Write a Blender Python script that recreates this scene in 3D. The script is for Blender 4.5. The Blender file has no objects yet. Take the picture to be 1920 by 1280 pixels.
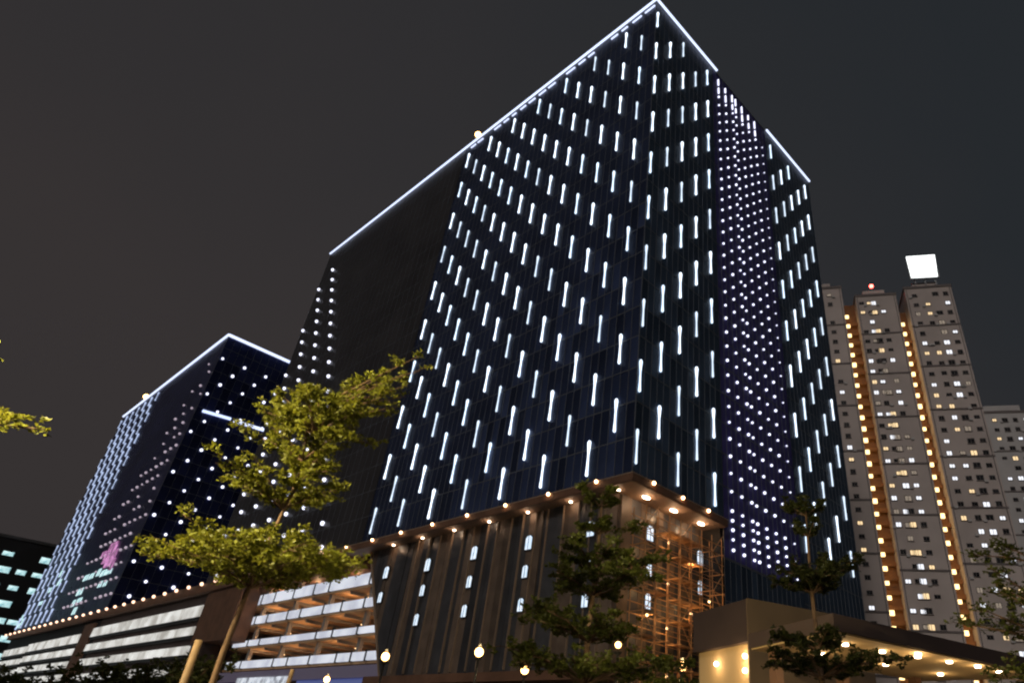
import bpy, math, random
import numpy as np
from mathutils import Vector, Matrix

R = math.radians
rng = random.Random(7)
nrng = np.random.default_rng(7)
scene = bpy.context.scene
col = scene.collection

# ------------------------------------------------------------------ camera
cam_d = bpy.data.cameras.new('camera')
cam = bpy.data.objects.new('camera', cam_d)
col.objects.link(cam)
scene.camera = cam
cam_d.sensor_width = 36.0
cam_d.lens = 1262.43 / 1920 * 36.0
cam_d.shift_x = -(1130.95 - 960) / 1920
cam_d.shift_y = (624.4 - 640) / 1920
cam_d.clip_start = 0.1
cam_d.clip_end = 6000
_rt = Vector((0.99622102, -0.04739373, 0.07278399))
_up = Vector((-0.08685433, -0.54360709, 0.83483391))
_fw = Vector((0, 0.8380007, 0.54566916))
cam.matrix_world = Matrix(((_rt.x, _up.x, -_fw.x, 0), (_rt.y, _up.y, -_fw.y, 0), (_rt.z, _up.z, -_fw.z, 1.6), (0, 0, 0, 1)))
CAM = np.array([0, 0, 1.6])

# ------------------------------------------------------------------ night sky and faint key light
SUN_DIR = Vector((-0.34, -0.80, 0.50)).normalized()      # towards the light
world = bpy.data.worlds.new('World')
scene.world = world
world.use_nodes = True
nt = world.node_tree
nt.nodes.clear()
out = nt.nodes.new('ShaderNodeOutputWorld')
sky = nt.nodes.new('ShaderNodeTexSky')
sky.sky_type = 'NISHITA'
sky.sun_disc = False
sky.sun_elevation = R(-4)
sky.sun_rotation = math.atan2(SUN_DIR.x, SUN_DIR.y)
bg1 = nt.nodes.new('ShaderNodeBackground')
bg1.inputs[1].default_value = 0.05
nt.links.new(sky.outputs[0], bg1.inputs[0])
tc = nt.nodes.new('ShaderNodeTexCoord')
noi = nt.nodes.new('ShaderNodeTexNoise')
noi.inputs['Scale'].default_value = 1.3
noi.inputs['Detail'].default_value = 4
nt.links.new(tc.outputs['Generated'], noi.inputs['Vector'])
dotn = nt.nodes.new('ShaderNodeVectorMath')
dotn.operation = 'DOT_PRODUCT'
dotn.inputs[1].default_value = (-0.62, 0.30, -0.35)
nt.links.new(tc.outputs['Generated'], dotn.inputs[0])
mixn = nt.nodes.new('ShaderNodeMath')
mixn.operation = 'MULTIPLY_ADD'
nt.links.new(noi.outputs['Fac'], mixn.inputs[0])
mixn.inputs[1].default_value = 0.75
nt.links.new(dotn.outputs['Value'], mixn.inputs[2])
ramp = nt.nodes.new('ShaderNodeValToRGB')
ramp.color_ramp.elements[0].position = 0.0
ramp.color_ramp.elements[0].color = (0.0185, 0.0215, 0.0250, 1)
ramp.color_ramp.elements[1].position = 0.75
ramp.color_ramp.elements[1].color = (0.036, 0.0310, 0.0310, 1)
nt.links.new(mixn.outputs[0], ramp.inputs[0])
bg2 = nt.nodes.new('ShaderNodeBackground')
bg2.inputs[1].default_value = 1.0
nt.links.new(ramp.outputs[0], bg2.inputs[0])
addw = nt.nodes.new('ShaderNodeAddShader')
nt.links.new(bg1.outputs[0], addw.inputs[0])
nt.links.new(bg2.outputs[0], addw.inputs[1])
nt.links.new(addw.outputs[0], out.inputs[0])

sl = bpy.data.lights.new('sun', 'SUN')
sl.energy = 0.5
sl.angle = R(12)
sl.color = (1.0, 0.90, 0.80)
so = bpy.data.objects.new('sun', sl)
col.objects.link(so)
so.rotation_euler = SUN_DIR.to_track_quat('Z', 'Y').to_euler()

vs = scene.view_settings
vs.view_transform = 'Standard'
vs.look = 'None'
vs.exposure = 0
vs.gamma = 1
vs.use_curve_mapping = False
scene.cycles.use_denoising = True
scene.cycles.max_bounces = 4
scene.cycles.diffuse_bounces = 2
scene.cycles.glossy_bounces = 2
scene.cycles.transmission_bounces = 1
scene.cycles.transparent_max_bounces = 8
scene.cycles.pixel_filter_type = 'BLACKMAN_HARRIS'
scene.cycles.filter_width = 2.2
scene.cycles.use_adaptive_sampling = True
scene.cycles.adaptive_threshold = 0.03
scene.cycles.adaptive_min_samples = 12
scene.cycles.light_sampling_threshold = 0.03
scene.cycles.sample_clamp_indirect = 3.0


# ------------------------------------------------------------------ materials
def mat(name, base, rough=0.6, metal=0.0, spec=0.5, var=0.0, scale=3.0, bump=0.0, rnd=0.0, transl=None, coord='Object', tint=None):
    m = bpy.data.materials.new(name)
    m.use_nodes = True
    t = m.node_tree
    b = t.nodes['Principled BSDF']
    b.inputs['Base Color'].default_value = (*base, 1)
    b.inputs['Roughness'].default_value = rough
    b.inputs['Metallic'].default_value = metal
    b.inputs['Specular IOR Level'].default_value = spec
    if var or bump or rnd:
        c = t.nodes.new('ShaderNodeTexCoord')
        n = t.nodes.new('ShaderNodeTexNoise')
        n.inputs['Scale'].default_value = scale
        n.inputs['Detail'].default_value = 5
        t.links.new(c.outputs[coord], n.inputs['Vector'])
        fac = None
        mr = t.nodes.new('ShaderNodeMapRange')
        mr.inputs['From Min'].default_value = 0.25
        mr.inputs['From Max'].default_value = 0.75
        mr.inputs['To Min'].default_value = 1 - var
        mr.inputs['To Max'].default_value = 1 + var
        t.links.new(n.outputs['Fac'], mr.inputs['Value'])
        fac = mr.outputs[0]
        if rnd:
            oi = t.nodes.new('ShaderNodeObjectInfo')
            m2 = t.nodes.new('ShaderNodeMapRange')
            m2.inputs['To Min'].default_value = 1 - rnd
            m2.inputs['To Max'].default_value = 1 + rnd
            t.links.new(oi.outputs['Random'], m2.inputs['Value'])
            mm = t.nodes.new('ShaderNodeMath')
            mm.operation = 'MULTIPLY'
            t.links.new(fac, mm.inputs[0])
            t.links.new(m2.outputs[0], mm.inputs[1])
            fac = mm.outputs[0]
        vm = t.nodes.new('ShaderNodeVectorMath')
        vm.operation = 'SCALE'
        vm.inputs[0].default_value = base
        t.links.new(fac, vm.inputs['Scale'])
        t.links.new(vm.outputs[0], b.inputs['Base Color'])
        if bump:
            bp = t.nodes.new('ShaderNodeBump')
            bp.inputs['Strength'].default_value = bump
            t.links.new(n.outputs['Fac'], bp.inputs['Height'])
            t.links.new(bp.outputs[0], b.inputs['Normal'])
    if transl:
        tr = t.nodes.new('ShaderNodeBsdfTranslucent')
        tr.inputs[0].default_value = (*transl, 1)
        mx = t.nodes.new('ShaderNodeMixShader')
        mx.inputs[0].default_value = 0.4
        o = t.nodes['Material Output']
        t.links.new(b.outputs[0], mx.inputs[1])
        t.links.new(tr.outputs[0], mx.inputs[2])
        t.links.new(mx.outputs[0], o.inputs[0])
    if tint:
        b.inputs['Specular Tint'].default_value = (*tint, 1)
    return m


def emit(name, color, strength):
    m = bpy.data.materials.new(name)
    m.use_nodes = True
    b = m.node_tree.nodes['Principled BSDF']
    b.inputs['Base Color'].default_value = (0.3, 0.3, 0.3, 1)
    b.inputs['Roughness'].default_value = 0.5
    b.inputs['Emission Color'].default_value = (*color, 1)
    b.inputs['Emission Strength'].default_value = strength
    return m


def emit_noise(name, c1, c2, strength, scale=2.0):
    m = emit(name, c1, strength)
    t = m.node_tree
    b = t.nodes['Principled BSDF']
    c = t.nodes.new('ShaderNodeTexCoord')
    n = t.nodes.new('ShaderNodeTexNoise')
    n.inputs['Scale'].default_value = scale
    n.inputs['Detail'].default_value = 3
    t.links.new(c.outputs['Object'], n.inputs['Vector'])
    r = t.nodes.new('ShaderNodeValToRGB')
    r.color_ramp.elements[0].position = 0.35
    r.color_ramp.elements[1].position = 0.65
    r.color_ramp.elements[0].color = (*c1, 1)
    r.color_ramp.elements[1].color = (*c2, 1)
    t.links.new(n.outputs['Fac'], r.inputs[0])
    t.links.new(r.outputs[0], b.inputs['Emission Color'])
    return m


M = {}
M['glass'] = mat('navy_glass', (0.028, 0.042, 0.098), 0.40, tint=(.45, .6, 1), spec=0.4, var=0.45, scale=0.12, rnd=0.55)
M['glass_dark'] = mat('dark_zone_glass', (0.026, 0.0255, 0.028), 0.38, spec=0.45, var=0.5, scale=0.12, rnd=0.6)  # brownish reflections put into the base tone and pane variation
M['glass_r'] = mat('teal_glass', (0.046, 0.070, 0.115), 0.42, tint=(.5, .7, 1), spec=0.35, var=0.3, scale=0.15, rnd=0.45)
M['glass_far'] = mat('far_glass', (0.014, 0.018, 0.060), 0.4, tint=(.4, .5, 1), spec=0.35, var=0.4, scale=0.1, rnd=0.5)
M['strip'] = mat('violet_cladding', (0.075, 0.062, 0.26), 0.55, spec=0.3, var=0.25, scale=0.5, rnd=0.15)
M['core'] = mat('dark_core', (0.01, 0.01, 0.012), 0.8)
M['mullion'] = mat('mullion_metal', (0.16, 0.18, 0.22), 0.45, metal=0.2)
M['spandrel'] = mat('spandrel_metal', (0.12, 0.135, 0.16), 0.5)
M['roof'] = mat('roof_grey', (0.08, 0.08, 0.085), 0.9, var=0.2)
M['led'] = emit('led_white', (0.74, 0.86, 1.0), 2.5)
M['led_b'] = emit('led_white_cool', (0.66, 0.82, 1.0), 2.0)
M['led_c'] = emit('led_white_dim', (0.70, 0.84, 1.0), 1.45)
M['led_dot'] = emit('led_dot', (0.80, 0.82, 1.0), 2.0)
M['led_pink'] = emit('led_dot_dim', (0.85, 0.70, 0.85), 0.5)
M['led_roof'] = emit('led_roof', (0.66, 0.74, 1.0), 1.5)
M['blue_reflection'] = emit('blue_reflection', (0.55, 0.65, 1.0), 1.6)  # emissive colour standing in for a reflected line of light
M['led_bar_far'] = emit('led_bar_far', (0.55, 0.68, 1.0), 0.9)
M['fascia'] = mat('brown_fascia', (0.20, 0.105, 0.065), 0.6, var=0.25, scale=0.6)
M['soffit'] = mat('tan_soffit', (0.22, 0.15, 0.105), 0.7, var=0.15)
M['bulb'] = emit('bulb_warm', (1.0, 0.56, 0.28), 12)
M['bulb_far'] = emit('bulb_warm_far', (1.0, 0.62, 0.42), 2.5)
M['downlight'] = emit('downlight_warm', (1.0, 0.78, 0.55), 12)
M['pod_dark'] = mat('podium_dark_panel', (0.060, 0.062, 0.070), 0.35, var=0.3, scale=0.7, rnd=0.3)
M['pod_brown'] = mat('podium_brown_panel', (0.155, 0.115, 0.088), 0.5, var=0.3, scale=0.7, rnd=0.3)
M['pod_fin'] = mat('podium_fin', (0.36, 0.27, 0.20), 0.5)
M['win_lit'] = emit_noise('window_lit', (0.78, 0.88, 1.0), (0.5, 0.65, 0.8), 1.25, 1.6)
M['frame'] = mat('dark_frame', (0.03, 0.03, 0.032), 0.5)
M['panel_lit'] = emit_noise('parapet_painted_glow', (0.82, 0.86, 0.95), (0.55, 0.58, 0.68), 0.85, 0.35)  # outside lighting of the panels put in as their own emission
M['panel_lit2'] = emit_noise('parapet_painted_glow_far', (0.94, 0.94, 0.90), (0.42, 0.40, 0.36), 0.85, 0.25)  # light on the far bands likewise put in as emission
M['slab'] = mat('car_park_slab', (0.55, 0.33, 0.16), 0.8, var=0.2, scale=0.5)
M['concrete'] = mat('concrete', (0.30, 0.27, 0.24), 0.85, var=0.25, scale=0.4)
M['deck_lamp'] = emit('deck_lamp', (1.0, 0.60, 0.28), 4)
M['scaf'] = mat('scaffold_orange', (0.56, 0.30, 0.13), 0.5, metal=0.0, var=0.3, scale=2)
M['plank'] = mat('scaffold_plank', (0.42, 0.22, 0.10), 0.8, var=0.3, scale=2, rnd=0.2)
M['mauve'] = mat('mauve_brown_render', (0.066, 0.044, 0.040), 0.75, var=0.12, scale=0.6)
M['tan'] = mat('tan_render', (0.15, 0.105, 0.066), 0.8, var=0.12, scale=0.5)
M['cream'] = mat('cream_render', (0.62, 0.45, 0.24), 0.8, var=0.1, scale=0.6)
M['apt'] = mat('apartment_render', (0.66, 0.575, 0.555), 0.85, var=0.14, scale=0.12)
M['apt2'] = mat('apartment_render_far', (0.62, 0.60, 0.61), 0.85, var=0.14, scale=0.12)
M['apt_band'] = mat('apartment_band', (0.22, 0.19, 0.19), 0.85, var=0.2)
M['apt_orange'] = mat('apartment_recess', (0.27, 0.115, 0.045), 0.8, var=0.2, scale=0.4)
M['win_dark'] = mat('window_dark', (0.025, 0.027, 0.032), 0.2, rnd=0.5)
M['win_white'] = emit('apartment_window_white', (0.9, 0.93, 1.0), 1.2)
M['win_warm'] = emit('apartment_window_warm', (1.0, 0.72, 0.38), 1.1)
M['win_dim'] = emit('apartment_window_dim', (1.0, 0.8, 0.6), 0.22)
M['corridor'] = emit('corridor_lamp', (1.0, 0.68, 0.28), 3.2)
M['red'] = emit('red_beacon', (1.0, 0.08, 0.06), 14)
M['orange'] = emit('orange_beacon', (1.0, 0.55, 0.18), 10)
M['board'] = emit_noise('billboard_screen', (1.0, 1.0, 1.0), (0.6, 0.68, 0.66), 3.0, 0.5)
M['steel'] = mat('galvanised_steel', (0.25, 0.25, 0.26), 0.5, metal=0.6)
M['bark'] = mat('bark', (0.12, 0.072, 0.042), 0.9, var=0.4, scale=9, bump=0.6)
M['stake'] = mat('bamboo_stake', (0.15, 0.095, 0.05), 0.7, var=0.3, scale=6)
M['pole'] = mat('lamp_pole', (0.03, 0.028, 0.026), 0.5, metal=0.4)
M['lamp'] = emit('street_lamp_glass', (1.0, 0.52, 0.16), 12)
M['purple'] = emit('purple_fascia', (0.09, 0.06, 0.18), 0.22)
M['blue_lit'] = emit('blue_lit_glass', (0.10, 0.16, 0.55), 0.35)
M['shop'] = emit_noise('shop_window', (0.8, 0.86, 0.95), (0.18, 0.2, 0.24), 0.9, 0.9)
M['teal_pane'] = emit_noise('teal_window_and_reflection', (0.7, 0.95, 0.96), (0.15, 0.36, 0.40), 1.2, 0.55)  # office windows, also reflections painted onto the far tower
M['pink'] = emit_noise('pink_emission', (1.0, 0.40, 0.85), (0.12, 0.02, 0.10), 0.8, 0.6)
M['asphalt'] = mat('asphalt', (0.05, 0.05, 0.052), 0.9, var=0.25, scale=1.2, bump=0.2)
M['paving'] = mat('paving', (0.24, 0.22, 0.20), 0.85, var=0.2, scale=1.5)
M['kerb'] = mat('kerb_stone', (0.34, 0.33, 0.31), 0.85, var=0.15)
M['earth'] = mat('dry_ground', (0.11, 0.10, 0.075), 0.95, var=0.3, scale=0.2)
M['paint'] = mat('road_paint', (0.75, 0.75, 0.72), 0.7, var=0.1)


def leaf_mat(name, base, trans):
    return mat(name, base, 0.5, var=0.55, scale=1.6, transl=trans, spec=0.3)


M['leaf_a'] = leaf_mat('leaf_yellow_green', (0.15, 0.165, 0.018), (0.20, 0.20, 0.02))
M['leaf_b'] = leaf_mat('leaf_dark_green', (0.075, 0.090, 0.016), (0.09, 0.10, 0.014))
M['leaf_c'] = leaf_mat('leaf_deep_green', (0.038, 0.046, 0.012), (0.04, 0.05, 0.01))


# ------------------------------------------------------------------ mesh helpers
class MB:
    def __init__(s):
        s.v, s.f, s.mi = [], [], []

    def box(s, x0, x1, y0, y1, z0, z1):
        b = len(s.v)
        s.v += [(x0, y0, z0), (x1, y0, z0), (x1, y1, z0), (x0, y1, z0), (x0, y0, z1), (x1, y0, z1), (x1, y1, z1), (x0, y1, z1)]
        s.f += [tuple(b + i for i in q) for q in ((0, 3, 2, 1), (4, 5, 6, 7), (0, 1, 5, 4), (1, 2, 6, 5), (2, 3, 7, 6), (3, 0, 4, 7))]
        return s

    def prism(s, pts, axis, a, b):
        """extrude polygon pts (2-D) along axis ('x','y','z') from a to b"""
        n = len(pts)
        k = len(s.v)
        for h in (a, b):
            for p in pts:
                s.v.append({'x': (h, p[0], p[1]), 'y': (p[0], h, p[1]), 'z': (p[0], p[1], h)}[axis])
        s.f.append(tuple(k + i for i in range(n))[::-1])
        s.f.append(tuple(k + n + i for i in range(n)))
        for i in range(n):
            j = (i + 1) % n
            s.f.append((k + i, k + j, k + n + j, k + n + i))
        return s

    def tube(s, pts, radii, n=8, cap=True):
        pts = [Vector(p) for p in pts]
        rings = []
        for i, p in enumerate(pts):
            d = (pts[min(i + 1, len(pts) - 1)] - pts[max(i - 1, 0)]).normalized()
            a = Vector((1, 0, 0)) if abs(d.x) < 0.8 else Vector((0, 1, 0))
            u = d.cross(a).normalized()
            w = d.cross(u)
            k = len(s.v)
            for j in range(n):
                t = 2 * math.pi * j / n
                s.v.append(tuple(p + (u * math.cos(t) + w * math.sin(t)) * radii[i]))
            rings.append(k)
        for a, b in zip(rings, rings[1:]):
            for j in range(n):
                s.f.append((a + j, a + (j + 1) % n, b + (j + 1) % n, b + j))
        if cap:
            s.f.append(tuple(rings[0] + j for j in range(n))[::-1])
            s.f.append(tuple(rings[-1] + j for j in range(n)))
        return s

    def mesh(s, name, m, smooth=False):
        me = bpy.data.meshes.new(name)
        me.from_pydata(s.v, [], s.f)
        me.materials.append(m)
        if smooth:
            me.polygons.foreach_set('use_smooth', [True] * len(me.polygons))
        me.update()
        return me

    def build(s, name, m, parent=None, loc=(0, 0, 0), smooth=False, rot=None):
        return put(name, s.mesh(name, m, smooth), parent, loc, rot)


def put(name, me, parent=None, loc=(0, 0, 0), rot=None, scale=None):
    o = bpy.data.objects.new(name, me)
    col.objects.link(o)
    o.location = loc
    if rot is not None:
        o.rotation_euler = rot
    if scale is not None:
        o.scale = scale
    o.parent = parent
    return o


def tag(o, label=None, cat=None, group=None, kind=None):
    if label: o['label'] = label
    if cat: o['category'] = cat
    if group: o['group'] = group
    if kind: o['kind'] = kind
    return o


def empty(name, loc=(0, 0, 0), rz=0.0):
    o = bpy.data.objects.new(name, None)
    col.objects.link(o)
    o.location = loc
    o.rotation_euler = (0, 0, rz)
    o.empty_display_size = 0.3
    return o


def point_light(parent, loc, energy, color, radius=0.1):
    l = bpy.data.lights.new('bulb_light', 'POINT')
    l.energy = energy
    l.color = color
    l.shadow_soft_size = radius
    o = bpy.data.objects.new('bulb_light', l)
    col.objects.link(o)
    o.location = loc
    o.parent = parent
    return o


def sphere_mesh(name, r, m, nu=8, nv=6):
    b = MB()
    b.v.append((0, 0, r))
    for i in range(1, nv):
        t = math.pi * i / nv
        for j in range(nu):
            p = 2 * math.pi * j / nu
            b.v.append((r * math.sin(t) * math.cos(p), r * math.sin(t) * math.sin(p), r * math.cos(t)))
    b.v.append((0, 0, -r))
    for j in range(nu):
        b.f.append((0, 1 + j, 1 + (j + 1) % nu))
    for i in range(nv - 2):
        for j in range(nu):
            a = 1 + i * nu
            b.f.append((a + j, a + nu + j, a + nu + (j + 1) % nu, a + (j + 1) % nu))
    l = len(b.v) - 1
    a = 1 + (nv - 2) * nu
    for j in range(nu):
        b.f.append((l, a + (j + 1) % nu, a + j))
    return b.mesh(name, m, True)


def led_bar_mesh(name, h, rt, rm, rb, m):
    z = [0, .03, .10, .30, .6, .84, .94, 1.0]
    r = [rb * .6, rb, rb * .9, rm * 1.15, rm, rt * .85, rt, rt * .6]
    return MB().tube([(0, 0, -h / 2 + h * q) for q in z], r, 8).mesh(name, m, True)


# ------------------------------------------------------------------ ground
tag(MB().box(-1450, 1450, -1450, 1450, -1.0, -0.02).build('ground', M['earth']), kind='structure')
tag(MB().box(-60, 60, -30, -6, -0.3, 0.0).build('road', M['asphalt']), kind='structure')
pv = tag(MB().box(-60, 60, -5.8, 26, -0.3, 0.12).build('pavement', M['paving']), kind='structure')
kb = MB()
for i in range(60):
    kb.box(-60 + i * 2, -60 + i * 2 + 1.985, -6.0, -5.8, -0.2, 0.125)
tag(kb.build('kerb', M['kerb']), kind='structure')
rp = MB()
for i in range(20):
    rp.box(-58 + i * 6, -55 + i * 6, -18.1, -17.95, 0.004, 0.006)
tag(rp.build('road_marking', M['paint']), kind='structure')
tag(MB().box(-200, 60, 26.2, 330, -0.3, 0.08).build('plaza', M['paving']), kind='structure')

# ------------------------------------------------------------------ the LED towers
CORNER = (3.8389, 59.8771)
YAW = math.atan2(0.71000435, 0.70419729)      # local x = along right facade, local y = along left facade
TOP = 103.4
BASE = 25.15
FLOOR = 3.92
Mrot = np.array([[math.cos(YAW), -math.sin(YAW), 0], [math.sin(YAW), math.cos(YAW), 0], [0, 0, 1]])


def to_world(p):
    return Mrot @ np.asarray(p, float) + np.array([CORNER[0], CORNER[1], 0])


def seen_size(p, n):
    w = to_world(p)
    v = CAM - w
    d = np.linalg.norm(v)
    return max(float((Mrot @ np.array(n)) @ v) / d, 0.0) / d ** 2


def facade(parent, axis, plane, a0, a1, z0, z1, pitch, m, keep, names=('glass_pane', 'mullion', 'floor_band'), floor=FLOOR, out=-1):
    """curtain wall in plane x=plane (axis 'x', runs along y) or y=plane; panes, mullions and bands.
    Returns pane records for later sorting."""
    n = max(1, round((a1 - a0) / pitch))
    w = (a1 - a0) / n
    nf = max(1, round((z1 - z0) / floor))
    fh = (z1 - z0) / nf
    recs = []
    nv = (out, 0, 0) if axis == 'x' else (0, out, 0)
    for i in range(n):
        for j in range(nf):
            c = a0 + (i + .5) * w
            z = z0 + (j + .5) * fh
            p = (plane, c, z) if axis == 'x' else (c, plane, z)
            recs.append((seen_size(p, nv), p, axis, w, fh, m, out))
    mm = MB().box(-0.035, 0.035, -0.03, 0.03, 0, z1 - z0).mesh('mullion', M['mullion'])
    for i in range(n + 1):
        c = a0 + i * w
        off = plane + out * 0.035
        put('mullion', mm, parent, (off, c, z0) if axis == 'x' else (c, off, z0))
    for j in range(nf + 1):
        z = z0 + j * fh
        if axis == 'x':
            MB().box(plane - .06, plane + .06, a0, a1, z - 0.06, z + 0.06).build('floor_band', M['spandrel'], parent)
        else:
            MB().box(a0, a1, plane - .062, plane + .062, z - 0.06, z + 0.06).build('floor_band', M['spandrel'], parent)
    return recs


def add_panes(parent, recs, keep=300):
    recs = sorted(recs, key=lambda r: -r[0])
    cache = {}
    rest = {}
    for k, (s, p, axis, w, fh, m, out) in enumerate(recs):
        tx, ty = rng.gauss(0, 0.004), rng.gauss(0, 0.004)
        if k < keep:
            key = (axis, round(w, 3), round(fh, 3), m.name)
            if key not in cache:
                b = MB()
                if axis == 'x':
                    b.box(-.03, .03, -w / 2 + .05, w / 2 - .05, -fh / 2 + .08, fh / 2 - .08)
                else:
                    b.box(-w / 2 + .05, w / 2 - .05, -.03, .03, -fh / 2 + .08, fh / 2 - .08)
                cache[key] = b.mesh('glass_pane', m)
            put('glass_pane', cache[key], parent, p, (0, ty, tx) if axis == 'x' else (tx, 0, ty))
        else:
            b = rest.setdefault(m.name, (MB(), m))[0]
            hw, hh = w / 2 - .05, fh / 2 - .08
            n0 = len(b.v)
            for (u, q) in ((-hw, -hh), (hw, -hh), (hw, hh), (-hw, hh)):
                d = out * 0.03 + u * tx + q * ty
                b.v.append((p[0] + d, p[1] + u, p[2] + q) if axis == 'x' else (p[0] + u, p[1] + d, p[2] + q))
            b.f.append((n0, n0 + 1, n0 + 2, n0 + 3))
    for b, m in rest.values():
        tag(b.build('glass_panes', m, parent), kind='stuff')


tower = empty('glass_tower', (*CORNER, 0), YAW)
tag(tower, 'tall dark glass tower covered in white LED bars, above the brown podium', 'tower')
# solid core (split so that the podium recess stays open)
MB().box(0.15, 48.55, 0.15, 101.7, BASE + 0.02, TOP - 0.3).build('core', M['core'], tower)
MB().box(14.75, 48.55, 0.15, 40, 0, BASE).build('lower_core', M['core'], tower)
MB().box(0.0, 48.7, 0.0, 101.8, TOP - 0.3, TOP).build('roof', M['roof'], tower)
recs = []
recs += facade(tower, 'x', 0.0, 0.0, 46.9 + 0.95, BASE, TOP - 0.35, 1.14, M['glass'], 0)
recs += facade(tower, 'x', 0.0, 47.85, 101.7, BASE, TOP - 0.35, 1.8, M['glass_dark'], 0)
recs += facade(tower, 'y', 0.0, 0.0, 15.2, BASE, TOP - 0.35, 1.12, M['glass_r'], 0)
recs += facade(tower, 'y', 0.0, 15.2, 32.0, 21.3, TOP - 0.35, 1.05, M['strip'], 0)
recs += facade(tower, 'y', 0.0, 15.2, 32.0, 0.3, 21.2, 1.05, M['glass_r'], 0)
recs += facade(tower, 'y', 0.0, 32.0, 48.7, 0.3, TOP - 0.35, 1.12, M['glass_r'], 0)
add_panes(tower, recs, 300)

# LED bars
bar = [led_bar_mesh('led_bar', h, rt, rm, rb, M[k]) for h, rt, rm, rb, k in ((3.8, .19, .085, .145, 'led'), (3.7, .18, .08, .14, 'led'), (3.75, .175, .08, .14, 'led_b'), (3.6, .15, .075, .12, 'led_c'))]
bar_thin = [led_bar_mesh('led_bar', h, .15, .095, .12, M[k]) for h, k in ((3.6, 'led'), (3.5, 'led_b'), (3.5, 'led_c'))]


def bars(parent, axis, plane, cols, me, zmax, odd0, z_first=28.05, off=0.16):
    k = 0
    for i, c in enumerate(cols):
        n0 = (i + odd0) % 2
        n = n0
        while True:
            z = z_first + FLOOR * n
            if z + 1.9 > zmax: break
            jz = rng.uniform(-.04, .04)
            put('led_bar', rng.choice(me), parent, (plane - off, c, z + jz) if axis == 'x' else (c, plane - off, z + jz))
            n += 2
            k += 1
    return k


bars(tower, 'x', 0, [2.5 + 3.355 * i for i in range(14)], bar, 101.8, 1)
bars(tower, 'y', 0, [0.3 + 3.3 * i for i in range(5)], bar, 101.2, 0)
bars(tower, 'y', 0, [33.6 + 3.22 * i for i in range(5)], bar_thin, 101.2, 0)

# LED points: violet strip on the right facade, diagonal field at the left end
dot = sphere_mesh('led_point', 0.18, M['led_dot'], 6, 5)
dots = []
for i, c in enumerate([16.8, 18.9, 21.0, 22.05, 24.05, 26.15, 28.25, 30.5]):
    z = 22.4
    while z < 97.5:
        zz = z + rng.uniform(-.06, .06)
        dots.append((seen_size((c, -.15, zz), (0, -1, 0)), (c, -0.15, zz), rng.uniform(.82, 1.08) if c < 30 else 0.6))
        z += 1.07 if z < 26.5 and i < 7 else 2.13
tick = MB().box(-.09, .09, -.09, .09, -.8, .8).mesh('led_tick', M['led_dot'])
for i, c in enumerate([16.8, 18.9, 21.0, 22.05, 24.05, 26.15, 28.25]):
    for q in range(2):
        put('led_tick', tick, tower, (c, -0.15, 98.6 + 2.2 * q), None, (1, 1, rng.uniform(.7, 1.15)))
for j in range(20):
    z = 26.2 + 3.86 * j
    if z > 99: break
    s0 = 63.3 + (z - 34.0) * 0.5335
    k = 0
    while s0 + 6.3 * k < 101.4:
        dots.append((seen_size((-.2, s0 + 6.3 * k, z), (-1, 0, 0)) * 5, (-0.2, s0 + 6.3 * k, z), 1.9))
        k += 1
dots.sort(key=lambda d: -d[0])
rest = MB()
for k, (s, p, sc) in enumerate(dots):
    if k < 300:
        put('led_point', dot, tower, p, None, (sc,) * 3)
    else:
        n0 = len(rest.v)
        rest.v += [tuple(np.array(p) + np.array(v.co) * sc) for v in dot.vertices]
        rest.f += [tuple(n0 + i for i in f.vertices) for f in dot.polygons]
if rest.v:
    tag(rest.build('led_points', M['led_dot'], tower, smooth=True), kind='stuff')

# roof-edge LED lines
def glow_line(parent, a, b, r, m, name='roof_led_line'):
    return MB().tube([a, b], [r, r], 8).build(name, m, parent, smooth=False)


glow_line(tower, (-0.25, -0.3, TOP), (-0.25, 101.8, TOP), 0.20, M['led_roof'])
glow_line(tower, (-0.1, -0.27, TOP), (16.3, -0.27, TOP), 0.20, M['led_roof'])
glow_line(tower, (32.5, -0.27, TOP), (48.9, -0.27, TOP), 0.20, M['led_roof'])
dash = MB().box(-.1, .1, -.95, .95, -.1, .1).mesh('led_dash', M['led_roof'])
for i in range(19):
    if rng.random() < .9:
        put('led_dash', dash, tower, (-0.2, 1.3 + 2.45 * i + rng.uniform(-.2, .2), TOP - 1.35), None, (1, rng.uniform(.6, 1.1), 1))

# ------------------------------------------------------------------ far twin tower
far = empty('glass_tower', tuple(to_world((0, 161.6, 0))), YAW)
tag(far, 'farther dark glass tower at left, dotted with LED points behind the yellow-lit tiered tree', 'tower')
FT = 102.3
MB().box(0.15, 47.8, 0.15, 97.2, 0, FT - 0.3).build('core', M['core'], far)
MB().box(0, 48, 0, 97.4, FT - 0.3, FT).build('roof', M['roof'], far)
CORNER_MAIN = CORNER
_w = to_world((0, 161.6, 0))
CORNER = (_w[0], _w[1])
recs = facade(far, 'x', 0, 0, 97.3, BASE, FT - .35, 3.35, M['glass_far'], 0)
recs += facade(far, 'y', 0, 0, 48, BASE, FT - .35, 2.2, M['glass_far'], 0)
add_panes(far, recs, 300)
fbar = [led_bar_mesh('led_bar', 3.5, 0.30, 0.15, 0.24, M['led_bar_far']), led_bar_mesh('led_bar', 3.3, 0.22, 0.10, 0.18, M['led_bar_far'])]
bars(far, 'x', 0, [56.2 + 3.35 * i for i in range(13)], fbar, 101.5, 0, off=0.25)
fdot = sphere_mesh('led_point', 0.43, M['led_dot'], 8, 6)
pdot = sphere_mesh('led_point_dim', 0.38, M['led_pink'], 8, 6)
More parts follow.
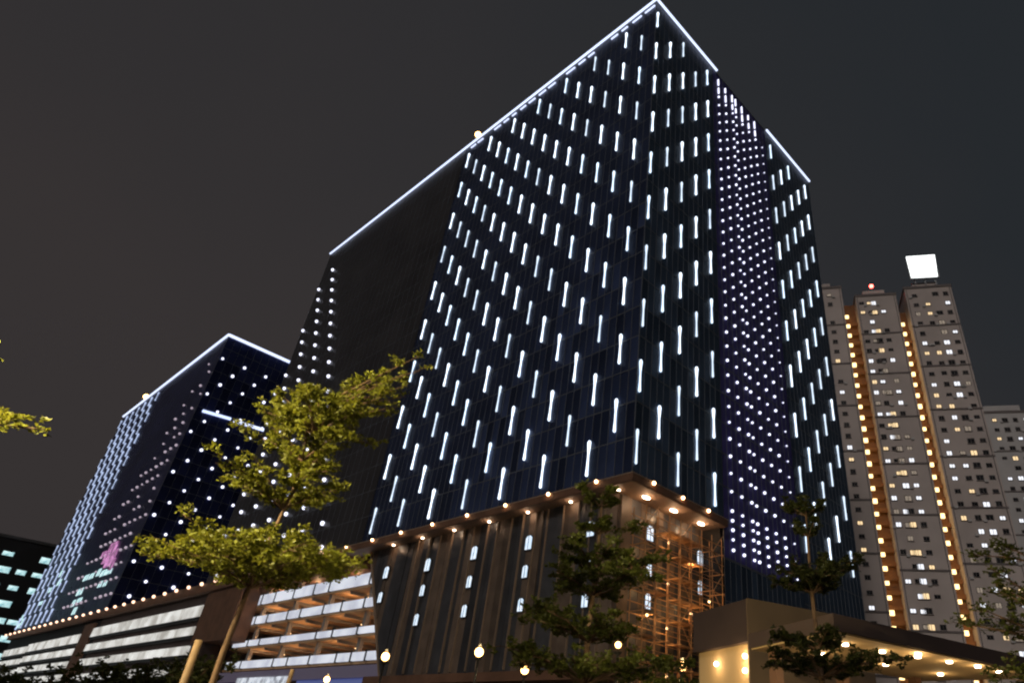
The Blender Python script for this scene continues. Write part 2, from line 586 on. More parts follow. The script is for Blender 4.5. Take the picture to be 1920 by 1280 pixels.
for j in range(19):
    z = 94.6 - 3.86 * j
    if z < 27: break
    s0 = (0.9 - 2.15 * j) % 6.5
    k = 0
    while s0 + 6.5 * k < 46:
        if rng.random() < .95:
            put('led_point', fdot, far, (s0 + 6.5 * k, -0.3, z), None, (rng.uniform(.8, 1.05),) * 3)
        k += 1
    lim = 6.6 + (95.1 - z) * 0.613
    s = lim
    while s > 0.8:
        if rng.random() < .8:
            put('led_point_dim', pdot, far, (-0.3, s, z), None, (rng.uniform(.7, 1.05),) * 3)
        s -= 6.3 / 1.5 if z < 75 else 6.3
glow_line(far, (-0.3, -0.4, FT), (-0.3, 97.4, FT), 0.33, M['led_roof'])
glow_line(far, (-0.1, -0.35, FT), (48, -0.35, FT), 0.45, M['led_roof'])
# roofline reflections painted as glowing blue-white tubes on the right facade
glow_line(far, (1.6, -0.5, 77.9), (9.2, -0.5, 78.5), 0.42, M['blue_reflection'], 'painted_reflection_line')
glow_line(far, (10.2, -0.5, 78.3), (19.5, -0.5, 78.9), 0.46, M['led_roof'], 'painted_reflection_line')
# emissive pink panels and painted teal reflections near its foot
for (y0, y1, z0, z1) in ((13, 19.5, 37.0, 41.2), (16, 22.5, 41.3, 43.6), (20.2, 23.5, 38.4, 41.1), (11.2, 12.8, 35.6, 38.6), (24.2, 27, 40.6, 42.0)):
    MB().box(-0.5, -0.2, y0, y1, z0, z1).build('pink_panel', M['pink'], far)
lit = MB().box(-0.12, -0.05, -2.2, 2.2, -0.8, 0.8).mesh('bright_pane', M['teal_pane'])  # glowing boxes painted in for office reflections on the glass
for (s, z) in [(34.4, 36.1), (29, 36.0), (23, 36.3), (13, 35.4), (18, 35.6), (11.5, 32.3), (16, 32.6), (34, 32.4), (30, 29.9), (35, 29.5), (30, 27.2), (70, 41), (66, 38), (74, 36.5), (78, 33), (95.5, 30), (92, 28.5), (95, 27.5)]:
    put('bright_pane', lit, far, (-0.05, s, z), None, (1, rng.uniform(.5, 1.2), rng.uniform(.7, 1.3)))  # stand-ins for office reflections, not panes of this tower
CORNER = CORNER_MAIN

# ------------------------------------------------------------------ podium below the main tower
pod = empty('podium_building', (*CORNER, 0), YAW)
tag(pod, 'brown and dark panelled podium with small lit windows, under the main tower', 'building')
LZ0, LZ1 = 24.3, 25.1
PX = 1.2           # plane of the left podium wall
# ledge: L-shaped slab projecting under the tower
MB().prism([(-0.7, -0.7), (15.0, -0.7), (15.0, 3.0), (1.8, 3.0), (1.8, 53.5), (-0.7, 53.5)], 'z', LZ0, LZ1).build('ledge', M['fascia'], pod)
MB().prism([(-0.62, -0.62), (14.9, -0.62), (14.9, 2.9), (1.7, 2.9), (1.7, 49.0), (-0.62, 53.4)], 'z', LZ0 - 0.06, LZ0 - 0.003).build('soffit', M['soffit'], pod)
led_trim = MB().box(-0.74, -0.70, -0.74, 53.5, LZ1 - .12, LZ1).build('ledge_trim', M['pod_fin'], pod)
MB().box(-0.699, 15.0, -0.74, -0.70, LZ1 - .12, LZ1).build('ledge_trim', M['pod_fin'], pod)


def slant(z):          # left end of the podium wall leans outward towards the top
    return 37.15 + (z - 8.5) * 0.606


# wall panels, left side
y = 2.6
i = 0
while y < 47:
    w = rng.choice([0.75, 0.95, 1.15, 1.4])
    a, b = y + .025, y + w - .025
    za, zb = 0.0, LZ0 - .07
    m = M['pod_brown'] if (i * 7 % 5 in (0, 2)) else M['pod_dark']
    d = rng.choice([0, .05, .1])
    if b <= slant(9):
        MB().box(PX - .05 - d, PX + .2, a, b, za, zb).build('wall_panel', m, pod)
    else:
        z_a = max(9.0, 8.5 + (a - 37.15) / .606)
        z_b = max(9.0, 8.5 + (b - 37.15) / .606)
        if z_b < zb - .2:
            MB().prism([(a, z_a), (b, z_b), (b, zb), (a, zb)], 'x', PX - .05 - d, PX + .2).build('wall_panel', m, pod)
    if i % 2 == 0 and b < 37:
        MB().box(PX - .32, PX - .04, b - .02, b + .045, 9.2, zb).build('wall_fin', M['pod_fin'], pod)
    y += w
    i += 1
# slanted edge trim
MB().prism([(37.15, 8.5), (37.4, 8.5), (46.8, LZ0 - .08), (46.5, LZ0 - .08)], 'x', PX - .3, PX + .4).build('edge_trim', M['pod_fin'], pod)
# right side panels (plane y = 2.5)
x = 1.45
i = 0
while x < 14.6:
    w = rng.choice([0.85, 1.15, 1.5])
    m = M['pod_brown'] if i % 2 == 0 else M['pod_dark']
    d = rng.choice([0, .05, .1])
    MB().box(x + .025, min(x + w, 14.7) - .025, 2.45 - d, 2.7, 0, LZ0 - .07).build('wall_panel', m, pod)
    x += w
    i += 1
MB().prism([(2.75, .05), (36.6, .05), (36.8, 9), (45.9, 24.1), (2.75, 24.1)], 'x', PX + .25, 14.6).build('podium_core', M['core'], pod)
# lower ledge on the left side, base wall below it
MB().box(-0.6, PX - .35, 1.2, 38.2, 8.0, 8.8).build('lower_ledge', M['fascia'], pod)
MB().box(0.4, PX - .15, 1.6, 37.0, 0.1, 7.99).build('base_wall', M['mauve'], pod)
# windows
def bright_pane(parent, axis, c, z, w, h):
    q = PX - .28 if axis == 'x' else 2.22      # front of the frame
    if axis == 'x':                             # measured on a plane 2.5 m back: bring forward to the wall
        c = -39.44 + (c + 39.44) * (45.2 + PX) / 47.7
        z = 1.6 + (z - 1.6) * (45.2 + PX) / 47.7
    o = MB()
    pts = [(-w / 2, -h / 2), (w / 2, -h / 2), (w / 2, h / 2 * .7), (w * .22, h / 2), (-w * .22, h / 2), (-w / 2, h / 2 * .7)]
    o.prism([(c + a * 1.25, z + b * 1.16) for a, b in pts], axis, q, q + .22)
    f = o.build('window', M['frame'], parent)
    MB().prism([(c + a, z + b) for a, b in pts], axis, q - .06, q - .02).build('pane', M['win_lit'], f)
    g = MB()
    if axis == 'x':
        g.box(q - .1, q - .07, c - .03, c + .03, z - h / 2, z + h / 2)
    else:
        g.box(c - .03, c + .03, q - .1, q - .07, z - h / 2, z + h / 2)
    g.build('glazing_bar', M['frame'], f)


for c, zs in ((43.6, (21.5, 18.4)), (34.3, (21.4, 18.4, 15.1)), (25.3, (21.7, 18.5, 15.4)), (16.0, (21.6, 18.6, 15.3)), (6.95, (21.7, 18.2, 15.0))):
    for z in zs:
        if rng.random() < 2:
            bright_pane(pod, 'x', c, z, *((0.9, 1.4) if z > 21 else (0.72, 1.2)))
for c, zs in ((5.65, (21.5, 18.1, 15.2)), (14.0, (21.2, 18.2))):
    for z in zs:
        bright_pane(pod, 'y', c, z, *((0.9, 1.4) if z > 21 else (0.7, 1.3)))
# bulbs on the ledge edge and downlights in the soffit
bulb = sphere_mesh('ledge_bulb', 0.17, M['bulb'], 10, 7)
for i in range(8):
    put('ledge_bulb', bulb, pod, (-0.82, 3.8 + 6.66 * i, 24.95))
for c in (2.3, 6.9, 11.3):
    put('ledge_bulb', bulb, pod, (c, -0.82, 24.9))
dlm = MB().tube([(0, 0, -.10), (0, 0, 0)], [.16, .16], 12).mesh('soffit_downlight', M['downlight'])
for i in range(7):
    put('soffit_downlight', dlm, pod, (0.5, 2.0 + 6.4 * i, LZ0 - .08))
    point_light(pod, (0.3, 2.0 + 6.4 * i, LZ0 - .5), 22, (1, .62, .38), .15)
for c in (3.4, 7.8, 12.5):
    put('soffit_downlight', dlm, pod, (c, 1.0, LZ0 - .08), None, (3.2, 1.6, 1))
    point_light(pod, (c, 0.9, LZ0 - .6), 95, (1, .58, .30), .15)

# ------------------------------------------------------------------ car park decks between the podiums
cp = empty('car_park', tuple(to_world((0, 40, 0))), YAW)
tag(cp, 'open multi-storey car park with white lit parapet panels beside the podium', 'car park')
levels = [(20.9, 22.35), (17.85, 18.95), (14.55, 15.35), (11.3, 12.3)]
X0 = 3.2
MB().box(18, 18.4, -2, 52, 0.1, 23.7).build('back_wall', M['slab'], cp)
for li, (z0, z1) in enumerate(levels):
    MB().box(X0 + .35, 18, -2.5, 50, z0 - .35, z0 - .05).build('deck_slab', M['slab'], cp)
    yy = slant(z0) - 40 + .4
    edges = [9.1, 20.2, 31.3, 42.6, 48.5]
    cur = yy
    for e in edges:
        parts = [cur, e]
        if e - cur > 8 and rng.random() < .5:
            t = cur + (e - cur) * rng.uniform(.3, .7)
            parts = [cur, t, e]
        for a, b in zip(parts, parts[1:]):
            MB().box(X0 - .04, X0 + .29, b - .17, b + .17, z0 - .1, z1 + .25).build('parapet_post', M['frame'], cp)
            MB().box(X0, X0 + .3, a + .2, b - .2, z0, z1).build('parapet_panel', M['panel_lit'], cp)
        cur = e
    MB().box(X0 + .32, X0 + .5, yy, 48.5, z0 - .04, z0 + .12).build('parapet_rail', M['frame'], cp)
    for yc in (3.5, 9.1, 14.6, 20.2, 25.7, 31.3, 36.9, 42.6):
        MB().box(X0 + .6, 17.9, yc - .18, yc + .18, z0 - .75, z0 - .352).build('beam', M['concrete'], cp)
    for yc in (5, 17, 29, 41):
        point_light(cp, (X0 + 2.2, yc, z1 + .35), 120, (1, .60, .30), .2)
    for yc in (3, 14, 25, 36):
        MB().box(X0 + 3.2, X0 + 3.4, yc - .35, yc + .35, z1 + 1.25 - .1, z1 + 1.25).build('deck_lamp', M['deck_lamp'], cp)
MB().box(X0 + .35, 18, -2.5, 50, 24.1, 24.5).build('deck_slab', M['slab'], cp)
for yc in (9.1, 20.2, 31.3, 42.6):
    MB().box(X0 + .6, X0 + 1.2, yc - .3, yc + .3, 0.1, 24.09).build('column', M['concrete'], cp)
MB().box(X0 - .3, X0 + .3, -1.0, 50, 9.3, 10.7).build('shop_fascia', M['purple'], cp)
MB().box(X0, X0 + .3, -1.0, 22, 3.0, 9.25).build('blue_glazing', M['blue_lit'], cp)
for k in range(4):
    MB().box(X0 - .5, X0, 24.3 + k * 4.2, 28.3 + k * 4.2, 8.2 - (k % 2) * .6, 9.8).build('shop_window', M['shop'], cp)
MB().prism([(9.0, 9.4), (12.0, 9.4), (10.2, 23.6), (8.2, 23.6)], 'x', 2.6, 3.1).build('brace', M['fascia'], cp) if False else None

# ------------------------------------------------------------------ podium below the far tower
fp = empty('podium_building', tuple(to_world((0, 80, 0))), YAW)
tag(fp, 'long low podium at far left with warm bulb string and white lit bands', 'building')
MB().box(0.2, 40, 12.6, 179, 0.1, 23.4).build('podium_core', M['mauve'], fp)
MB().box(-0.7, 40, -28, 181, 23.4, 25.0).build('ledge', M['fascia'], fp)
MB().box(-0.25, 3.0, 3.2, 17.8, 15.0, 23.39).build('end_block', M['fascia'], fp)
MB().box(-0.3, 0.15, 84.4, 92.6, 6.0, 22.6).build('brown_pier', M['fascia'], fp)
for (a, b, rows) in ((18.0, 84.0, [(19.4, 21.3), (16.4, 17.8), (13.3, 14.7), (10.2, 11.6)]), (93.0, 146, [(18.6, 20.6), (15.9, 17.4), (13.2, 14.6), (10.4, 11.8), (7.6, 9.0)]), (147.5, 178, [(18.4, 20.2), (15.6, 17.0), (12.8, 14.2), (10.0, 11.4), (7.2, 8.6)])):
    for (z0, z1) in rows:
        n = max(1, round((b - a) / 10))
        w = (b - a) / n
        for i in range(n):
            MB().box(-0.3, 0.18, a + i * w + .1, a + (i + 1) * w - .1, z0, z1).build('parapet_panel', M['panel_lit2'], fp)
        MB().box(-.35, .19, a, b, z0 - .5, z0 - .03).build('band', M['frame'], fp)
fbulb = sphere_mesh('ledge_bulb', 0.32, M['bulb_far'], 6, 5)
for i in range(34):
    put('ledge_bulb', fbulb, fp, (-0.95, -23 + 6.27 * i, 24.95))

# ------------------------------------------------------------------ scaffold against the podium's right side
sc = empty('scaffold', tuple(to_world((1.6, -0.6, 0))), YAW)
tag(sc, 'orange-lit steel scaffold standing against the corner podium', 'scaffold')
XS = [0, 1.75, 3.5, 5.25, 7.0, 8.75, 10.5, 12.25]
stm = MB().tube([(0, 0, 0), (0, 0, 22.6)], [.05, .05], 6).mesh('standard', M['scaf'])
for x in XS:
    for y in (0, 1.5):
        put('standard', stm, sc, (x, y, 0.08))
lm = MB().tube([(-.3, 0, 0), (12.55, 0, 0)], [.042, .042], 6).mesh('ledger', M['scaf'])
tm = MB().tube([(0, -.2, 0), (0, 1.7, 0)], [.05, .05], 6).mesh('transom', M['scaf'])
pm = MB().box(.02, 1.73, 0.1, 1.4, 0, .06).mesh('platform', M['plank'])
br = MB().tube([(0, 0, 0), (1.75, 0, 1.9)], [.036, .036], 6).mesh('brace', M['scaf'])
br2 = MB().tube([(1.75, 0, 0), (0, 0, 1.9)], [.036, .036], 6).mesh('brace', M['scaf'])
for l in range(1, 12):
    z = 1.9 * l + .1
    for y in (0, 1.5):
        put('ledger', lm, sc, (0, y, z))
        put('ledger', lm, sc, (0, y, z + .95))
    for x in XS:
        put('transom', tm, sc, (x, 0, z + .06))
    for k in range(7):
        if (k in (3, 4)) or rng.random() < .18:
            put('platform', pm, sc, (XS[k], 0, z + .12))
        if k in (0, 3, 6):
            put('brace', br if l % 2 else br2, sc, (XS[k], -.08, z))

wlm = sphere_mesh('added_scaffold_lamp', .12, M['deck_lamp'], 8, 6)  # bulbs added inside the scaffold to brighten it orange
for (x, z) in ((4.4, 19.0), (4.4, 15.2), (4.4, 11.4), (8.0, 13.3), (4.4, 7.6), (8.0, 18.0), (11, 15), (1.5, 12)):
    put('added_scaffold_lamp', wlm, sc, (x, .75, z + 1.4))
    point_light(sc, (x, .75, z + 1.1), 55, (1, .58, .24), .12)

# ------------------------------------------------------------------ low block and canopy at right
bl = empty('low_building', (9.13, 38.9, 0), math.atan2(.37, .93))
tag(bl, 'plain tan and mauve low building with warm-lit recessed wall, right of scaffold', 'building')
MB().box(0, 8.6, 0, 5.6, 8.08, 10.25).build('parapet', M['mauve'], bl)
MB().box(0.35, 8.5, 0.02, 5.5, 0.08, 8.07).build('wall', M['cream'], bl)
MB().box(0.02, 8.55, -0.12, -0.003, 0.08, 10.3).build('front_wall', M['tan'], bl)
wl = sphere_mesh('wall_lamp', .13, M['downlight'], 8, 6)
for (yy, z, e) in ((0.55, 7.45, 42), (0.6, 6.75, 15), (3.4, 7.3, 28)):
    put('wall_lamp', wl, bl, (0.2, yy, z))
    point_light(bl, (-0.25, yy, z - .1), e, (1, .66, .32), .12)
MB().box(0.2, 0.34, 1.0, 2.2, 0.08, 6.2).build('door', M['cream'], bl)

cn = empty('canopy', (10.11, 28.18, 0), math.atan2(5.13, 9.95))
tag(cn, 'long flat entrance canopy with glowing yellow soffit and downlights', 'canopy')
MB().prism([(0, 0), (13.2, 0), (13.8, 1.0), (12.6, 6.2), (0.9, 6.2)], 'z', 7.0, 7.62).build('roof', M['mauve'], cn)
MB().prism([(.12, .12), (13.1, .12), (13.6, 1.0), (12.5, 6.1), (.98, 6.1)], 'z', 6.93, 6.996).build('soffit', M['cream'], cn)
for (x, y) in ((1.6, 5.2), (6.2, 5.6), (11.2, 5.4)):
    MB().box(x - .22, x + .22, y - .22, y + .22, 0.1, 6.92).build('column', M['fascia'], cn)
cd = MB().tube([(0, 0, -.08), (0, 0, 0)], [.13, .13], 12).mesh('downlight', M['downlight'])
for (x, y) in ((2.1, 1.45), (4.2, 1.35), (6.0, 1.0), (7.75, .75), (9.35, .5), (5.4, -0.0 + .5), (11.0, .6), (3.2, 3.9), (7.0, 3.6), (10.6, 3.4)):
    put('downlight', cd, cn, (x, y, 6.92))
    point_light(cn, (x, y, 6.55), 17, (1, .68, .32), .12)

# ------------------------------------------------------------------ apartment towers
AYAW = R(-15)
P0 = np.array([70.97, 157.23, 0])
ca, sa = math.cos(AYAW), math.sin(AYAW)


def apt_world(x, y):
    return (P0[0] + ca * x - sa * y, P0[1] + sa * x + ca * y, 0)


def apartment(label, x0, x1, top, win_cols, depth=14, back=0.0, lamp_side=None, wallm='apt', seed=1, fl=3.25, lit=.3, warm=.35, zmin=12):
    r = random.Random(seed)
    t = empty('apartment_tower', apt_world(x0, back), AYAW)
    tag(t, label, 'apartment block', 'apartment blocks behind the tower')
    W = x1 - x0
    MB().box(0, W, 0, depth, 0, top).build('wall', M[wallm], t)
    rf = MB().box(-.2, W + .2, -.2, depth, top, top + .8).build('roof', M['apt_band'], t)
    MB().box(W * .25, W * .8, 3, 9, top + .8, top + 4.2).build('stair_head', M[wallm], rf)
    z = top - 13.0
    while z > 8:
        MB().box(-.02, W + .02, -.16, -.003, z - .22, z + .22).build('band', M['apt_band'], t)
        z -= 13.0
    wd = {k: MB().box(-.55, .55, -.05, -.004, -.5, .5).mesh('window', M[k]) for k in ('win_dark', 'win_white', 'win_warm', 'win_dim')}
    sill = MB().box(-.75, .75, -.22, -.005, -.75, -.62).mesh('window_sill', M['apt_band'])
    fb = MB()
    for q in ((-.68, -.56, -.62, .62), (.56, .68, -.62, .62), (-.559, .559, .51, .62), (-.04, .04, -.5, .5)):
        fb.box(q[0], q[1], -.13, -.003, q[2], q[3])
    frame = fb.mesh('window_frame', M['apt_band'])
    ac = MB().box(-.4, .4, -.42, -.006, -.28, .28).mesh('air_conditioner', M['apt2'])
    for c in (W * .02 + .2, W - .5):
        MB().tube([(c, -.12, 1), (c, -.12, top - .1)], [.1, .1], 6).build('drain_pipe', M['apt_band'], t)
    n = 0
    z = top - 2.4
    while z > zmin:
        for ci, c in enumerate(win_cols):
            if r.random() < .08: continue
            k = 'win_dark'
            q = r.random()
            if q < lit * (0.6 if z > top * .75 else 1.05):
                k = 'win_warm' if r.random() < warm else ('win_dim' if r.random() < .3 else 'win_white')
            big = 1.25 if (ci == len(win_cols) // 2 and len(win_cols) > 1) else 1.0
            o = put('window', wd[k], t, (c, 0, z + r.uniform(-.1, .1)), None, (big, 1, 1.15 if big > 1 else r.choice([.8, 1])))
            n += 1
            put('window_frame', frame, o)
            if r.random() < .6:
                put('window_sill', sill, o)
            if r.random() < .33:
                put('air_conditioner', ac, t, (c + r.choice([-1, 1]) * 1.15, 0, z - .75 + r.uniform(-.1, .1)))
        z -= fl
    if lamp_side is not None:
        # lit service recess on the right-hand side of this block
        g0, g1 = W, W + lamp_side
        MB().box(g0 + .02, g1 - .02, 3.6, depth - .5, 0, top - 4).build('recess_wall', M['apt_orange'], t)
        lm_ = MB().box(-.55, .55, -.3, .3, -.5, .5).mesh('corridor_lamp', M['corridor'])
        rl = MB().box(0, lamp_side - .04, 0, .18, 0, 1.0).mesh('corridor_rail', M['apt_orange'])
        z = top - 10.5
        while z > 14:
            put('corridor_lamp', lm_, t, (g0 + .62, 1.3, z + .9), None, (r.uniform(.8, 1.05),) * 3)
            put('corridor_rail', rl, t, (g0 + .02, 2.6, z - 1.4))
            z -= fl
    return t


apartment('pale apartment block partly hidden behind the LED tower, nearest it', -14.5, -1.55, 127.5, [1.4, 4.0, 6.2, 9.3], lamp_side=3.6, seed=3, lit=.36)
tB = apartment('middle pale apartment block between two columns of warm corridor lamps', 2.05, 13.1, 123.8, [1.4, 3.5, 4.6, 7.0], lamp_side=2.6, seed=5, lit=.72)
tC = apartment('tallest pale apartment block carrying the white billboard on its roof', 15.75, 28.2, 125.5, [2.3, 5.4, 7.9, 10.6], seed=8, lit=.52)
apartment('shorter grey apartment block at the right edge of the picture', 34.5, 60, 107.0, [2.5, 5.0, 7.6, 11, 14, 17, 20, 23], back=45, wallm='apt2', seed=11, lit=.55, warm=.2)

bb = empty('billboard', (*apt_world(18.4, 1.0)[:2], 129.7 - 3.4), AYAW)
tag(bb, 'bright white lit billboard on the tallest apartment roof', 'billboard')
MB().box(0, 8.0, 0.31, .8, 3.8, 12.2).build('board_frame', M['steel'], bb)
MB().prism([(.3, 4.2), (7.4, 4.0), (8.0, 12.0), (0.1, 12.1)], 'y', 0.0, .3).build('screen', M['board'], bb)
for x in (1.2, 4, 6.8):
    MB().box(x - .15, x + .15, .9, 1.2, 0, 12).build('post', M['steel'], bb)


def beacon(label, loc, m, r, h=1.2):
    t = empty('warning_light', loc)
    tag(t, label, 'warning light')
    MB().tube([(0, 0, 0), (0, 0, h)], [.12, .12], 6).build('mast', M['steel'], t)
    put('lens', sphere_mesh('lens', r, m, 10, 8), t, (0, 0, h + r * .8))


w = to_world((0.35, 45.6, TOP))
beacon('amber warning light on the main tower roof edge', tuple(w), M['orange'], .6, 2.2)
w = to_world((0.35, 239.3, FT))
beacon('amber warning light on the far left tower roof', tuple(w), M['orange'], .9, 2.2)
a = apt_world(7.6, 3)
beacon('red warning light on the middle apartment block roof', (a[0], a[1], 128.0), M['red'], .6)

# ------------------------------------------------------------------ office block far left
ob = empty('office_building', (-245, 232, 0), R(38))
tag(ob, 'distant office block with rows of teal-lit windows at far left', 'office block')
MB().box(0, 60, 0, 25, 0, 58).build('wall', M['concrete'] if False else M['core'], ob)
MB().box(-.3, 60.3, -.3, 25, 58, 59).build('roof', M['roof'], ob)
ow = MB().box(-2.6, 2.6, -.2, -.01, -.95, .95).mesh('window', M['teal_pane'])
for j in range(8):
    for i in range(10):
        if rng.random() < .88:
            put('window', ow, ob, (3.5 + i * 6 + rng.uniform(-.6, .6), 0, 15 + j * 5.4), None, (rng.uniform(.5, 1), 1, rng.uniform(.7, 1.1)))


# ------------------------------------------------------------------ trees
def leaf_mesh(name, P, N, size, m):
    """P: n x 3 positions, N: n x 3 leaf axis directions; folded four-point leaves"""
    n = len(P)
    ax = N / np.linalg.norm(N, axis=1, keepdims=True)
    rv = nrng.normal(size=(n, 3))
    sd = np.cross(ax, rv)
    sd /= np.linalg.norm(sd, axis=1, keepdims=True) + 1e-9
    L = size * nrng.uniform(.6, 1.35, (n, 1))
    Wd = L * nrng.uniform(.22, .34, (n, 1))
    nn = np.cross(ax, sd)
    a = P
    b = P + ax * L * .55 + sd * Wd + nn * L * .08
    c = P + ax * L
    d = P + ax * L * .55 - sd * Wd + nn * L * .08
    V = np.stack([a, b, c, d], 1).reshape(-1, 3)
    me = bpy.data.meshes.new(name)
    me.vertices.add(4 * n)
    me.vertices.foreach_set('co', V.ravel().astype(np.float32))
    me.loops.add(4 * n)
    me.loops.foreach_set('vertex_index', np.arange(4 * n, dtype=np.int32))
    me.polygons.add(n)
    me.polygons.foreach_set('loop_start', np.arange(0, 4 * n, 4, dtype=np.int32))
    me.update(calc_edges=True)
    me.validate()
    me.materials.append(m)
    return me


def tiered_tree(label, loc, height, trunk_r, tiers, leaf, m, seed, per=9, group=None, lean=(0, 0), name='tiered_tree', cat='tree', twig=11):
    """tiers: (z, radius, thickness, branches, (dx, dy)) pads of foliage carried on near-horizontal limbs"""
    r = random.Random(seed)
    t = empty(name, loc)
    tag(t, label, cat, group)
    tr = MB()
    pts, rad = [], []
    for k in range(9):
        u = k / 8
        pts.append((lean[0] * u * u + .05 * math.sin(u * 7 + seed), lean[1] * u * u + .05 * math.cos(u * 6), height * u))
        rad.append(trunk_r * (1 - .8 * u) + (0.05 * trunk_r if k else trunk_r * .35))
    tr.tube(pts, rad, 9)
    PP, NN = [], []

    def trunk_at(z):
        u = min(max(z / height, 0), 1)
        return Vector((lean[0] * u * u, lean[1] * u * u, z))

    for (z, rad_, th, nb, off) in tiers:
        base = trunk_at(z - .15 * rad_ - .75 * math.hypot(*off))
        cen = Vector((off[0], off[1], 0))
        for b in range(nb):
            a = 2 * math.pi * (b + r.uniform(-.3, .3)) / nb
            ln = rad_ * r.uniform(.45, 1.25)
            end = trunk_at(z) + cen + Vector((math.cos(a) * ln, math.sin(a) * ln, r.uniform(-.25, .35) * th + th * .2))
            mid = base.lerp(end, .5) + Vector((0, 0, .06 * ln))
            br_ = max(.012, trunk_r * .26 * (rad_ / 2))
            tr.tube([base, mid, end], [br_ * 1.5, br_, br_ * .35], 5, cap=False)
            nt_ = max(5, int(twig * ln))
            for k in range(nt_):
                u = r.uniform(.22, 1.0)
                p = (base.lerp(mid, u * 2) if u < .5 else mid.lerp(end, u * 2 - 1))
                ta = a + r.choice([-1, 1]) * r.uniform(.4, 1.3)
                tl = ln * r.uniform(.18, .42) * (1.15 - .5 * u)
                te = p + Vector((math.cos(ta) * tl, math.sin(ta) * tl, r.uniform(-.1, .45) * th))
                tr.tube([p, te], [br_ * .4, br_ * .15], 4, cap=False)
                for c in range(r.randint(3, 5)):
                    v = r.uniform(.25, 1.08)
                    cp_ = p.lerp(te, v) + Vector((r.gauss(0, .04), r.gauss(0, .04), r.gauss(.02, .09) * th))
                    for q in range(per):
                        la = r.uniform(0, 2 * math.pi)
                        PP.append((cp_.x + r.gauss(0, .025), cp_.y + r.gauss(0, .025), cp_.z + r.gauss(0, .02)))
                        NN.append((math.cos(la), math.sin(la), r.uniform(-.25, .8)))
    tr.build('trunk', M['bark'], t, smooth=True)
    put('crown', leaf_mesh('crown', np.array(PP), np.array(NN), leaf, m), t)
    return t


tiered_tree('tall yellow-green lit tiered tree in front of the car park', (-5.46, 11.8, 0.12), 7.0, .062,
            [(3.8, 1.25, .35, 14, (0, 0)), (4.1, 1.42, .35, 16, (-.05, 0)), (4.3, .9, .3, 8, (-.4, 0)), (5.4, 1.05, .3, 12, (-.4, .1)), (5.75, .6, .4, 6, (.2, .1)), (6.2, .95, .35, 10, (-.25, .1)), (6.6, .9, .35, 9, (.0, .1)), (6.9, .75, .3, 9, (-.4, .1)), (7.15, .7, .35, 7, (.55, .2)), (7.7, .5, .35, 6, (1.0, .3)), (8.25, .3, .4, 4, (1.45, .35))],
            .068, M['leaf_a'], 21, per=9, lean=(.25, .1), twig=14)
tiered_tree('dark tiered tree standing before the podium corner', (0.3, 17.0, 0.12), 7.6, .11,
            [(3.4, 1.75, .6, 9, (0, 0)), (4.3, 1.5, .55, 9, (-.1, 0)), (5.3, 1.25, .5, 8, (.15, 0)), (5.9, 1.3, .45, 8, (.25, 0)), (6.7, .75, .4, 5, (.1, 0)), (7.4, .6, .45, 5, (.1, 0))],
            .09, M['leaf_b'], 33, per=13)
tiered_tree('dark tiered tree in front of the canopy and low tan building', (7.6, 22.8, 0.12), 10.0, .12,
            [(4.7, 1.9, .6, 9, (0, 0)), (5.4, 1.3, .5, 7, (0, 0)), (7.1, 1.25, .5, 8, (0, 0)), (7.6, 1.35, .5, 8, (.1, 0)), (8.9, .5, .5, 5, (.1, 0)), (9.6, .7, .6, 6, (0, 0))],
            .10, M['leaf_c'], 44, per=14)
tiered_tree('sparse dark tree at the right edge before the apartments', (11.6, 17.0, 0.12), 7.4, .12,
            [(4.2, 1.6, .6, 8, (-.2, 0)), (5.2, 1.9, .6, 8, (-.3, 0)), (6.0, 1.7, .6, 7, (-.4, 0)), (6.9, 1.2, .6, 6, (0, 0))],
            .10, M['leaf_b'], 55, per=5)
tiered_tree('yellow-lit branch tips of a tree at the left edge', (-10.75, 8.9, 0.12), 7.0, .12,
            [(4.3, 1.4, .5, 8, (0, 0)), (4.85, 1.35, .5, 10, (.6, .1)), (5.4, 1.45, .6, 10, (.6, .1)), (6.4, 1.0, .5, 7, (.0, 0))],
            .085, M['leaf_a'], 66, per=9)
for k, (x, y, h, rr, lab) in enumerate([(-14.6, 20.6, 2.2, 1.7, 'dark rounded shrub nearest the left edge, below the far podium'), (-11.9, 20.5, 2.55, 1.6, 'dark rounded shrub in the middle of the row below the far podium'), (-9.6, 19.6, 2.8, 1.2, 'dark rounded shrub beside the tree stakes')]):
    tiered_tree(lab, (x, y, 0.12), h, .08, [(h * f, rr * s, .9, 9, (0, 0)) for f, s in ((.35, .8), (.55, 1), (.75, .95), (.95, .6))],
                .10, M['leaf_c'], 70 + k, per=9, group='shrubs below the far podium', name='shrub', cat='shrub')
tiered_tree('small leafy tree at the foot of the scaffold', (3.2, 24.2, 0.12), 4.5, .07,
            [(3.2, 1.0, .6, 7, (0, 0)), (3.9, .9, .6, 7, (0, 0)), (4.5, .6, .5, 6, (0, 0))], .10, M['leaf_b'], 90, per=8, name='leafy_tree')


def stake(label, loc, top, r):
    t = tag(MB().tube([(0, 0, 0), (top[0], top[1], top[2])], [r * 1.1, r], 8).build('support_stake', M['stake'], None, loc, smooth=True), label, 'stake', 'stakes around the tiered tree')
    return t


stake('thick upright wooden stake left of the tiered tree trunk', (-5.82, 11.62, .12), (0, 0, 2.75), .06)
stake('short slanted stake right of the tiered tree', (-4.55, 12.0, .12), (.12, 0.05, 2.5), .035)


tag(MB().tube([(-6.0, 11.6, 2.05), (-5.3, 11.72, 2.12)], [.025, .025], 6).build('cross_rail', M['stake'], None), 'short wooden rail tying the stake to the tree trunk', 'rail')

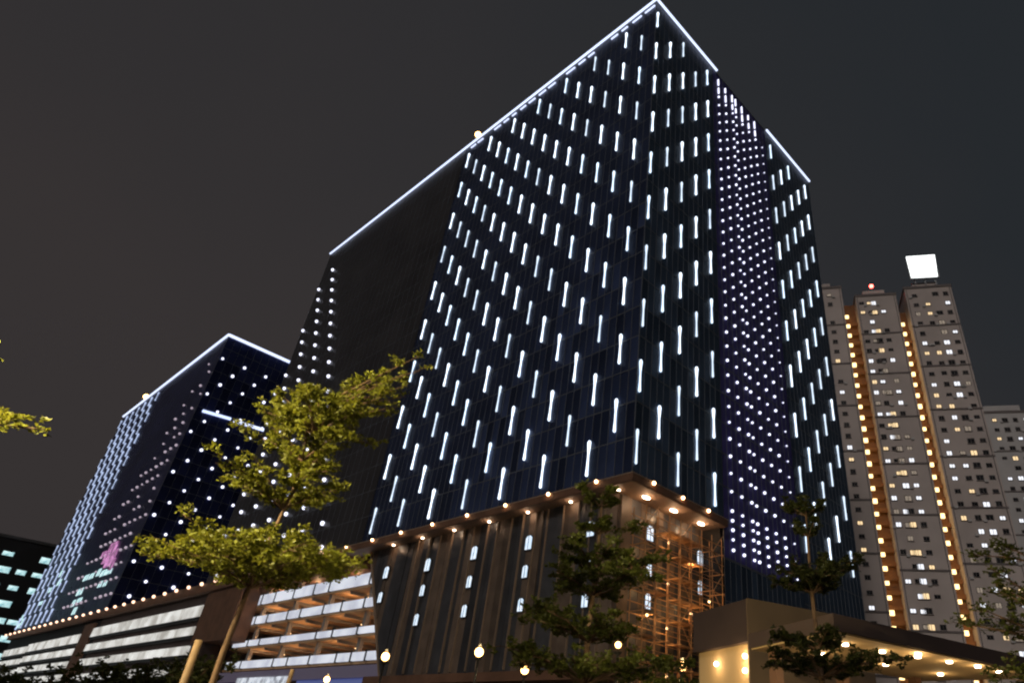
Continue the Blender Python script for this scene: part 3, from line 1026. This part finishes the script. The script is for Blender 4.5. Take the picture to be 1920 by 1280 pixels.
# ------------------------------------------------------------------ street lamps
def street_lamp(label, loc, h, light=150, scale=1.0, aim=None):
    t = empty('street_lamp', (loc[0], loc[1], .1))
    tag(t, label, 'street lamp', 'warm lantern street lamps')
    MB().tube([(0, 0, 0), (0, 0, .5), (0, 0, .55), (0, 0, h - .5)], [.11, .10, .06, .045], 8).build('pole', M['pole'], t, smooth=True)
    MB().tube([(0, 0, h - .5), (0, 0, h - .42)], [.09, .16], 8).build('lantern_base', M['pole'], t)
    put('lamp_globe', sphere_mesh('lamp_globe', .17 * scale, M['lamp'], 12, 9), t, (0, 0, h - .2))
    MB().tube([(0, 0, h + .005 * scale), (0, 0, h + .1)], [.10 * scale, .03], 8).build('lamp_cap', M['pole'], t)
    if aim is None:
        point_light(t, (0, 0, h + .45), light, (1, .74, .34), .2)
    else:
        # shielded head throwing its light one way
        l = bpy.data.lights.new('head_light', 'SPOT')
        l.energy = light
        l.color = (1, .80, .42)
        l.spot_size = R(75)
        l.spot_blend = .6
        l.shadow_soft_size = .25
        o = bpy.data.objects.new('head_light', l)
        col.objects.link(o)
        o.parent = t
        o.location = (0, 0, h + .5)
        v = Vector(aim) - Vector((loc[0], loc[1], h + .6))
        o.rotation_euler = v.to_track_quat('-Z', 'Y').to_euler()
    return t


street_lamp('warm street lamp beside the slanted podium edge', (-8.3, 32.97), 5.3)
street_lamp('tallest warm street lamp, before the middle of the podium', (-3.84, 29.75), 5.4)
street_lamp('warm street lamp just left of the dark corner tree', (-2.21, 33.93), 5.35)
street_lamp('warm street lamp at the foot of the scaffold', (4.18, 28.7), 5.4, 200)
street_lamp('small distant warm street lamp in front of the blue shop glazing', (-14.65, 45.71), 5.2)
street_lamp('small warm street lamp half hidden behind the dark corner tree', (1.43, 24.96), 5.4, 40, .6)
# posts that light the near trees, standing outside the picture
street_lamp('warm street lamp left of the picture beside the tiered tree', (-10.6, 6.0), 8.0, 15000, aim=(-5.6, 11.8, 5.4))
street_lamp('warm street lamp right of the picture beside the kerb', (9.5, 3.5), 7.5, 3500, aim=(1.5, 18, 4.0))
